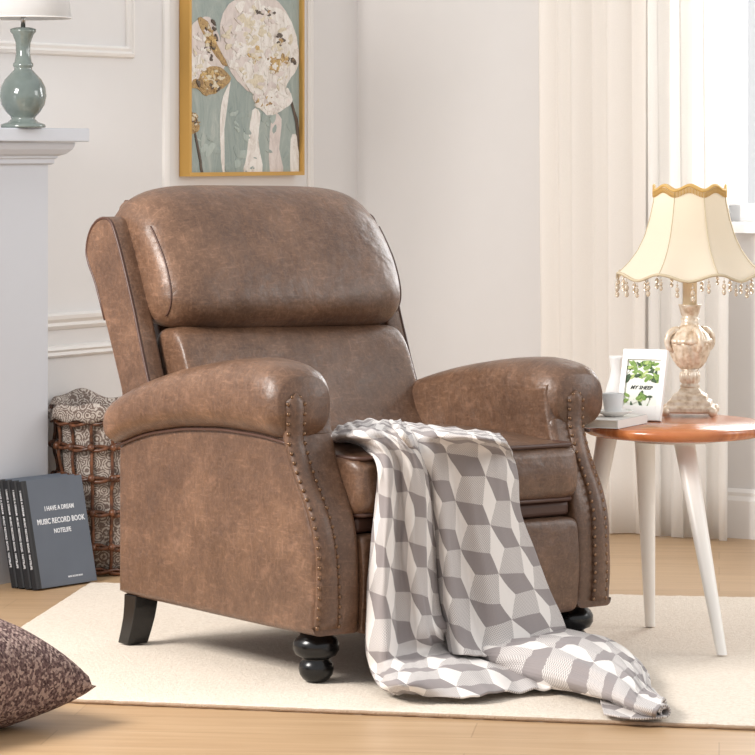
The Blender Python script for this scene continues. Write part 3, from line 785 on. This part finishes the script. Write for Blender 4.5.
def shade_pt(t,a,dr=0):
    # t 0 top .. 1 bottom; eight bowed panels
    prof=[(0,.086,.522),(.15,.089,.494),(.35,.098,.455),(.55,.111,.415),(.72,.128,.382),(.87,.151,.353),(1,.178,.329)]
    r_=interp([(p[0],p[1]) for p in prof],t); z_=interp([(p[0],p[2]) for p in prof],t)
    n=8; w=((a-.28)/(2*PI/n))%1.0; d=(w-.5)*2*PI/n
    flat=math.cos(PI/n)/math.cos(d); rr_=r_*(flat*.75+.25)+dr
    sc=.5*(1-math.cos(2*PI*w))           # 0 at seam, 1 mid-panel
    z_+= (.012*sc*(1-t)**3*1.0) - .016*sc*t**3
    return (rr_*math.cos(a),rr_*math.sin(a),z_)
rg=[[shade_pt(t/20,2*PI*k/128) for k in range(128)] for t in range(21)]
shd=mesh('lamp_shade',loft(rg,cap=False),CREAM,fl,solid=.0015)
mesh('top_braid',tube([shade_pt(.01,2*PI*k/128,.001) for k in range(128)],.0038,6,True),GTRIM,shd)
mesh('bottom_braid',tube([shade_pt(.99,2*PI*k/128,.001) for k in range(128)],.0036,6,True),LTRIM,shd)
sm=[]
for k in range(8):
    a=.28+k*PI/4; sm.append(tube([shade_pt(t/14,a,.0008) for t in range(15)],.0011,5))
mesh('seam_tape',join(*sm),LTRIM,shd)
fr_=[]
for k in range(160):
    a=2*PI*k/160; p=shade_pt(.03,a,.003); fr_.append(tube([p,(p[0]*1.01,p[1]*1.01,p[2]-.012)],.0011,4))
mesh('top_fringe',join(*fr_),GTRIM,shd)
first=None
pend=join(tube([(0,0,0),(0,0,-.03)],.0006,4),sphere((0,0,-.008),.0028,8,6),sphere((0,0,-.018),.0048,8,6,1.3),sphere((0,0,-.030),.0048,8,6,1.4))
for k in range(30):
    if first is None: first=mesh('bead_pendant',pend,BEAD.m,shd); o=first
    else: o=first.copy(); COL.objects.link(o)
    o.parent=shd; a=2*PI*k/30+.05; p=shade_pt(1.0,a); o.location=(p[0],p[1],p[2]-.003); s_=.85+.3*((k*7)%5)/4; o.scale=(s_,s_,s_)

# photo frame, standing and leaning back
WF=plain('white_frame_paint',(240,239,235),.4); PAPER=plain('white_print_paper',(238,240,230),.6)
pfm_=thing('photo_frame','white photo frame with a green leaf print standing on the side table','photo frame',((.6055-.019)*KT,7.30*KT,ZT+.0012),rot=(0,0,0))
yaw=math.radians(-26); tilt=math.radians(-17)
pfm_.rotation_euler=(Matrix.Rotation(yaw,4,'Z')@Matrix.Rotation(tilt,4,'X')).to_euler()
w_,h_=.0535,.165   # half width, height; local x right, -y towards viewer
fo=join(box(-w_,-w_+.013,-.006,.006,0,h_),box(w_-.013,w_,-.006,.006,0,h_),box(-w_+.013,w_-.013,-.006,.006,0,.034),box(-w_+.013,w_-.013,-.006,.006,h_-.024,h_))
mesh('frame',fo,WF,pfm_,smooth=False,bevel=.001)
LG=paint('leaf_green_paint',[(84,124,60),(132,168,86),(196,214,140)],(160,160,160)); LG2=paint('dark_leaf_paint',[(60,70,60),(90,120,80)],(160,160,160))
lv=[];lf=[];lm=[]
def ladd(vf,mi):
    n=len(lv); lv.extend(vf[0]); lf.extend([tuple(i+n for i in q) for q in vf[1]]); lm.extend([mi]*len(vf[1]))
ladd(box(-w_+.012,w_-.012,-.001,.004,.033,h_-.022),0)
rnd=random.Random(5)
def leaf(cx_,cz_,L_,a,mi,y):
    pts=[]
    for i in range(12):
        t=2*PI*i/12; x=L_*math.cos(t); q=L_*.42*math.sin(t)*(1-.3*math.cos(t)); 
        X=cx_+x*math.cos(a)-q*math.sin(a); Zz=cz_+x*math.sin(a)+q*math.cos(a)
        pts.append((max(-w_+.013,min(w_-.013,X)),y,max(.034,min(h_-.026,Zz))))
    pts2=[(p[0],-.0012,p[2]) for p in pts]
    ladd(loft([pts2,pts]),mi)
for k in range(80):
    z_=rnd.choice([rnd.uniform(.092,.136),rnd.uniform(.092,.136),rnd.uniform(.036,.060)])
    leaf(rnd.uniform(-.038,.038),z_,rnd.uniform(.006,.012),rnd.uniform(0,PI),rnd.choice([1,1,1,2,3,4]),-.0016-.00003*k)
pr=mesh('leaf_print',(lv,lf),None,pfm_,smooth=False,mats=[PAPER,LG,LG2,paint('lime_leaf_paint',[(170,196,110),(206,220,150)],(160,160,160)),PAPER],fm=lm)
INK=plain('black_ink',(40,40,40),.6); WINK=plain('white_ink',(226,228,232),.6)
def text(name,s,size,mat,parent,loc,rot,shear=0,ext=.0003,align='CENTER',sx=1.0):
    c=D.curves.new(name,'FONT'); c.body=s; c.size=size; c.align_x=align; c.align_y='CENTER'; c.extrude=ext; c.shear=shear; c.offset=size*.018; c.resolution_u=2
    o=D.objects.new(name,c); COL.objects.link(o); dg=bpy.context.evaluated_depsgraph_get()
    me=D.meshes.new_from_object(o.evaluated_get(dg)); D.objects.remove(o)
    me.materials.clear(); me.materials.append(mat)
    o=link(D.objects.new(name,me),parent); o.location=loc; o.rotation_euler=rot; o.scale=(sx,1,1); return o
text('lettering','MY SHEEP',.012,INK,pr,(-.002,-.002,.076),(PI/2,0,0),.35)
mesh('easel_back',box(-.012,.012,.006,.010,.03,.13),WF,pfm_,smooth=False)

# white book with tumbler and saucer
bk=thing('book','thick white book lying flat at the left edge of the side table, under a saucer','book',(.528,7.15,ZT+.001),0)
e1=Vector((.604-.524,7.18-7.018)); e1.normalize(); bk.rotation_euler=(0,0,math.atan2(e1.y,e1.x))
BW=plain('white_book_cover',(236,232,226),.5); PG=plain('page_edges',(222,214,202),.8,bump=(500,.4,.002)); GE=plain('grey_book_spine',(150,146,142),.6)
mesh('pages',box(.003,.172,.003,.083,.002,.0165),PG,bk,smooth=False)
mesh('cover',join(box(0,.175,0,.086,0,.002),box(0,.175,0,.086,.0165,.0185)),BW,bk,smooth=False)
mesh('spine',box(.0,.175,-.0012,.002,.0,.0185),BW,bk,smooth=False)
sxy=Vector((.528,7.26)); zb=ZT+.001+.0187
CER=plain('white_glazed_ceramic',(242,240,236),.15)
sc=mesh('saucer',xf(lathe([(.001,.0),(.020,.0),(.022,.002),(.035,.008),(.042,.012),(.042,.0135),(.034,.0105),(.02,.005),(.001,.0045)],40),Matrix.Translation((sxy.x,sxy.y,zb))),CER)
tag(sc,'small white saucer on the white book','saucer')
GL=NT('tumbler_glass'); GL.b.inputs['Base Color'].default_value=(.96,.96,.95,1); GL.b.inputs['Transmission Weight'].default_value=.25; GL.b.inputs['Roughness'].default_value=.3; GL.b.inputs['IOR'].default_value=1.15
tu=mesh('tumbler',xf(lathe([(.001,.0),(.016,.0),(.019,.003),(.0245,.046),(.0235,.046),(.018,.005),(.001,.004)],36),Matrix.Translation((sxy.x-.002,sxy.y,zb+.0055))),GL.m)
tag(tu,'pale frosted glass cup standing on the saucer','cup')
vs=mesh('glass_vase',xf(lathe([(.001,.0),(.022,.0),(.026,.004),(.029,.03),(.027,.06),(.018,.09),(.014,.11),(.018,.135),(.019,.14),(.0175,.14),(.0125,.11),(.0165,.09),(.025,.06),(.027,.03),(.023,.006),(.001,.005)],36),Matrix.Translation((.551,7.47,ZT+.0008))),GL.m)
tag(vs,'clear pale glass vase half hidden behind the photo frame','vase')

# ------------------------------------------------------------------ notebooks leaning against the fireplace
COVER=plain('slate_cloth_cover',(94,101,112),.75,bump=(600,.4,.001),var=.10); SP=plain('black_book_cloth',(26,27,31),.6); PAGES=plain('book_block',(205,200,190),.85)
lean=math.radians(11.8); BT=.0235
cdir=math.atan2(.787,.616)
def make_book():
    r_=D.objects.new('notebook',None); link(r_)
    mesh('front_cover',box(.014,.216,0,.0022,0,.272),COVER,r_,smooth=False,bevel=.0008)
    mesh('back_cover',box(.014,.216,BT-.0032,BT-.001,0,.272),COVER,r_,smooth=False,bevel=.0008)
    pr_=[(.014,.0),(.010,-.0006),(.003,.0),(.0,.004),(.0,BT-.005),(.003,BT-.001),(.014,BT-.001),(.014,BT-.0032),(.004,BT-.0035),(.0025,.006),(.005,.0022),(.014,.0022)]
    s=mesh('spine',loft([[(a,b,z_) for a,b in pr_] for z_ in (0,.272)]),SP,r_,smooth=False)
    mesh('pages',box(.006,.212,.0023,BT-.0033,.003,.269),PAGES,r_,smooth=False)
    text('spine_text','I HAVE A DREAM  MUSIC RECORD BOOK  NOTELIFE',.0085,WINK,s,(-.0003,BT/2,.150),(Matrix.Rotation(-PI/2,4,'Z')@Matrix.Rotation(PI/2,4,'X')@Matrix.Rotation(-PI/2,4,'Z')).to_euler())
    return r_
nb=make_book()
labs=['frontmost leaning notebook, slate grey cover with white lettering facing the room',
 'second notebook from the front, black spine showing right behind the lettered cover',
 'third notebook from the front in the row leaning on the fireplace',
 'rearmost of the leaning notebooks, resting against the pale fireplace']
tdir=Vector((-.787,.616,0))
for k in range(4):
    o=nb if k==0 else nb.copy()
    if k:
        COL.objects.link(o)
        for ch in nb.children:
            c=ch.copy(); COL.objects.link(c); c.parent=o
            for g in ch.children:
                if g.name.startswith('spine_text'):
                    d=g.copy(); COL.objects.link(d); d.parent=c
    o.location=Vector((-.8467*1.001,8.106*1.001,FLOOR+BT*math.sin(lean)+.0003))+tdir*(k*BT/math.cos(lean)*1.01)
    o.rotation_euler=(Matrix.Rotation(cdir,4,'Z')@Matrix.Rotation(-lean,4,'X')).to_euler()
    tag(o,labs[k],'book','notebooks leaning by the fireplace')
fc=[c for c in nb.children if c.name.startswith('front_cover')][0]
for s_,z_,sz in (('I HAVE A DREAM',.196,.0165),('MUSIC RECORD BOOK',.164,.0195),('NOTELIFE',.138,.0165),('MUSIC RECORD BOOK',.020,.006)):
    text('cover_text',s_,sz,WINK,fc,(.118 if sz>.01 else .140,-.0004,z_),(PI/2,0,0),sx=.86)

# ------------------------------------------------------------------ rattan basket with fabric liner
BC=Vector((-.722,8.50,FLOOR))
RAT=NT('brown_rattan'); n=RAT.n('TexNoise',Scale=60.0,Detail=4.0); RAT.l(RAT.coord(),n.inputs['Vector']); RAT.l(RAT.ramp(n.outputs[0],[(.3,(58,34,24)),(.6,(112,70,46)),(.8,(150,98,66))]),RAT.b.inputs['Base Color']); RAT.b.inputs['Roughness'].default_value=.35
LIN=NT('lace_print_liner'); co=LIN.coord('Object'); v1=LIN.n('TexVoronoi',Scale=34.0); LIN.l(co,v1.inputs['Vector'])
wv=LIN.math('SINE',LIN.math('MULTIPLY',v1.outputs['Distance'],34.0)); n2=LIN.n('TexNoise',Scale=90.0,Detail=3.0,Distortion=2.0); LIN.l(co,n2.inputs['Vector'])
f=LIN.math('ADD',LIN.math('MULTIPLY',wv,.16),n2.outputs[0]); LIN.l(LIN.ramp(f,[(.46,(112,96,88)),(.62,(190,180,170))]),LIN.b.inputs['Base Color']); LIN.b.inputs['Roughness'].default_value=.9
bs_=thing('wicker_basket','open weave brown rattan basket with a patterned cloth liner, behind the notebooks','basket',tuple(BC))
BH=.445
br_=lambda z_:.100+.028*z_/BH
from mathutils import noise as NZ
rg=[]
for r_,z_ in [(.001,.012),(.08,.012),(br_(.02)-.012,.02)]+[(br_(q)-.011,q) for q in (.08,.15,.22,.3,.37,.42)]+[(br_(.44)-.004,.44)]:
    rg.append([((r_+(.004*NZ.noise(Vector((k*.5,z_*20,0))) if z_>.03 else 0))*math.cos(2*PI*k/64),(r_+(.004*NZ.noise(Vector((k*.5,z_*20,0))) if z_>.03 else 0))*math.sin(2*PI*k/64),z_) for k in range(64)])
mesh('liner',loft(rg,cap=False),LIN.m,bs_,solid=.002)
rg=[]
for q,(dr,z_) in enumerate([(-.022,.385),(-.016,.42),(-.004,.436),(.006,.437),(.012,.428),(.012,.412),(.011,.402)]):
    ring=[]
    for k in range(96):
        a=2*PI*k/96; w1=.010*math.sin(3*a+1)+.006*math.sin(7*a); up_=w1 if q in(1,2,3) else (.5*w1 if q==4 else .004*math.sin(12*a))
        rr_=br_(.44)+dr+.004*math.sin(9*a+q)*(q>3)
        ring.append((rr_*math.cos(a),rr_*math.sin(a),z_+up_+(.02*max(0,math.sin(a-.3)) if q in (1,2,3) else 0)))
    rg.append(ring)
mesh('liner_cuff',loft(rg,cap=False),LIN.m,bs_,solid=.002)
lat=[]
for k in range(14):
    a=2*PI*k/14+.1; lat.append(tube([((br_(z_)+.004*math.sin(z_*60+k))*math.cos(a),(br_(z_)+.004*math.sin(z_*60+k))*math.sin(a),z_) for z_ in [.004+.434*i/24 for i in range(25)]],.0046,7))
for j,z0 in enumerate((.01,.075,.165,.255,.335,.40)):
    for ph_ in (0,PI):
        pts=[]
        for i in range(112):
            a=2*PI*i/112; r_=br_(z0)+.004+.0045*math.cos(14*a/2+ph_+.7); zz_=z0+.005*math.sin(14*a/2+ph_)+.004*math.sin(3*a+j)
            pts.append((r_*math.cos(a),r_*math.sin(a),max(zz_,.006)))
        lat.append(tube(pts,.0048,6,True))
    if 0<j<5:
        for k in range(14):
            a=2*PI*k/14+.1; lat.append(sphere(((br_(z0)+.008)*math.cos(a),(br_(z0)+.008)*math.sin(a),z0),.0105,8,6))
mesh('rattan_frame',join(*lat),RAT.m,bs_)

# ------------------------------------------------------------------ tweed cushion on the floor, front left
TWD=NT('brown_tweed'); co=TWD.coord('UV')
ck=TWD.n('TexVoronoi',Scale=1.0); mp=TWD.n('Mapping'); mp.inputs['Scale'].default_value=(190,190,190); TWD.l(TWD.coord('Object'),mp.inputs[0]); TWD.l(mp.outputs[0],ck.inputs['Vector'])
n=TWD.n('TexNoise',Scale=220.0,Detail=2.0); TWD.l(TWD.coord('Object'),n.inputs['Vector'])
sx_=TWD.n('SeparateXYZ'); TWD.l(TWD.coord('Object'),sx_.inputs[0]); wv2=TWD.math('MULTIPLY',TWD.math('SINE',TWD.math('MULTIPLY',sx_.outputs[0],2*PI/.011)),TWD.math('SINE',TWD.math('MULTIPLY',sx_.outputs[1],2*PI/.011)))
TWD.l(TWD.mix(.5,TWD.ramp(ck.outputs['Color'],[(.25,(52,38,40)),(.5,(100,78,78)),(.7,(196,172,160))]),TWD.ramp(n.outputs[0],[(.35,(70,52,52)),(.65,(146,122,116))])),TWD.b.inputs['Base Color'])
TWD.b.inputs['Roughness'].default_value=.92; TWD.b.inputs['Specular IOR Level'].default_value=.15; TWD.bump(TWD.math('ADD',wv2,TWD.math('MULTIPLY',n.outputs[0],.6)),.35,.002)
def pillow(S_,T_,n=40):
    V=[];Fc=[]
    for side in (1,-1):
        for j in range(n+1):
            for i in range(n+1):
                a=-1+2*i/n;b=-1+2*j/n
                k=(1-a*a)*(1-b*b)
                pin=1-.10*(1-abs(a)**2)*abs(b)**2*1.0
                x=a*S_*(1-.09*(1-b*b)*abs(a)**3*1.0); y=b*S_*(1-.09*(1-a*a)*abs(b)**3)
                z_=side*T_*(k**.42)*(1+.07*NZ.noise(Vector((x*9,y*9,side))))
                V.append((x,y,z_))
    m_=(n+1)*(n+1)
    for s in range(2):
        for j in range(n):
            for i in range(n):
                q=s*m_+j*(n+1)+i; f_=(q,q+1,q+n+2,q+n+1); Fc.append(f_ if s==0 else f_[::-1])
    return V,Fc
pw=mesh('cushion',pillow(.215,.115),TWD.m)
pw.location=(-.838,6.20,.103); pw.rotation_euler=(math.radians(5),math.radians(6),math.radians(52))
tag(pw,'brown tweed scatter cushion lying on the oak floor in the front left corner','cushion')

# ------------------------------------------------------------------ camera, light, look
cam=D.cameras.new('camera'); co_=link(D.objects.new('camera',cam)); co_.location=(0,0,CAMH); co_.rotation_euler=(PI/2,0,0)
cam.sensor_width=36; cam.lens=36*FPX/755; cam.shift_y=-(377.5-HZ)/755; cam.clip_end=60
sc_=bpy.context.scene; sc_.camera=co_
w=D.worlds.new('world'); sc_.world=w; w.use_nodes=True
bg=w.node_tree.nodes['Background']; bg.inputs[0].default_value=(.97,.985,1,1); bg.inputs[1].default_value=.83
def area(name,loc,target,size,power,col,sy=None):
    l=D.lights.new(name,'AREA'); l.energy=power; l.size=size; l.color=col
    if sy: l.shape='RECTANGLE'; l.size_y=sy
    o=link(D.objects.new(name,l)); o.location=loc
    d=Vector(target)-Vector(loc); o.rotation_euler=d.to_track_quat('-Z','Y').to_euler(); return o
area('studio_softbox_key',(-2.15,5.75,2.0),(0,7.0,.45),.9,120,(1,.96,.92))  # unseen softbox, added as key light from the left
wc=CORNER+D2*1.75-N2*.5
area('daylight_outside_window',tuple(wc+Vector((0,0,1.6))),tuple(CORNER+D2*1.1+N2*2.2),1.1,50,(1,1,1),1.3)
area('added_right_fill',(3.0,7.2,1.7),(.6,7.6,.8),1.2,22,(1,.99,.98))  # area lamp added inside the room to whiten the fringed lamp's right half
sc_.view_settings.view_transform='Standard'; sc_.view_settings.look='None'; sc_.view_settings.gamma=1; sc_.view_settings.exposure=0
sc_.view_settings.use_curve_mapping=False
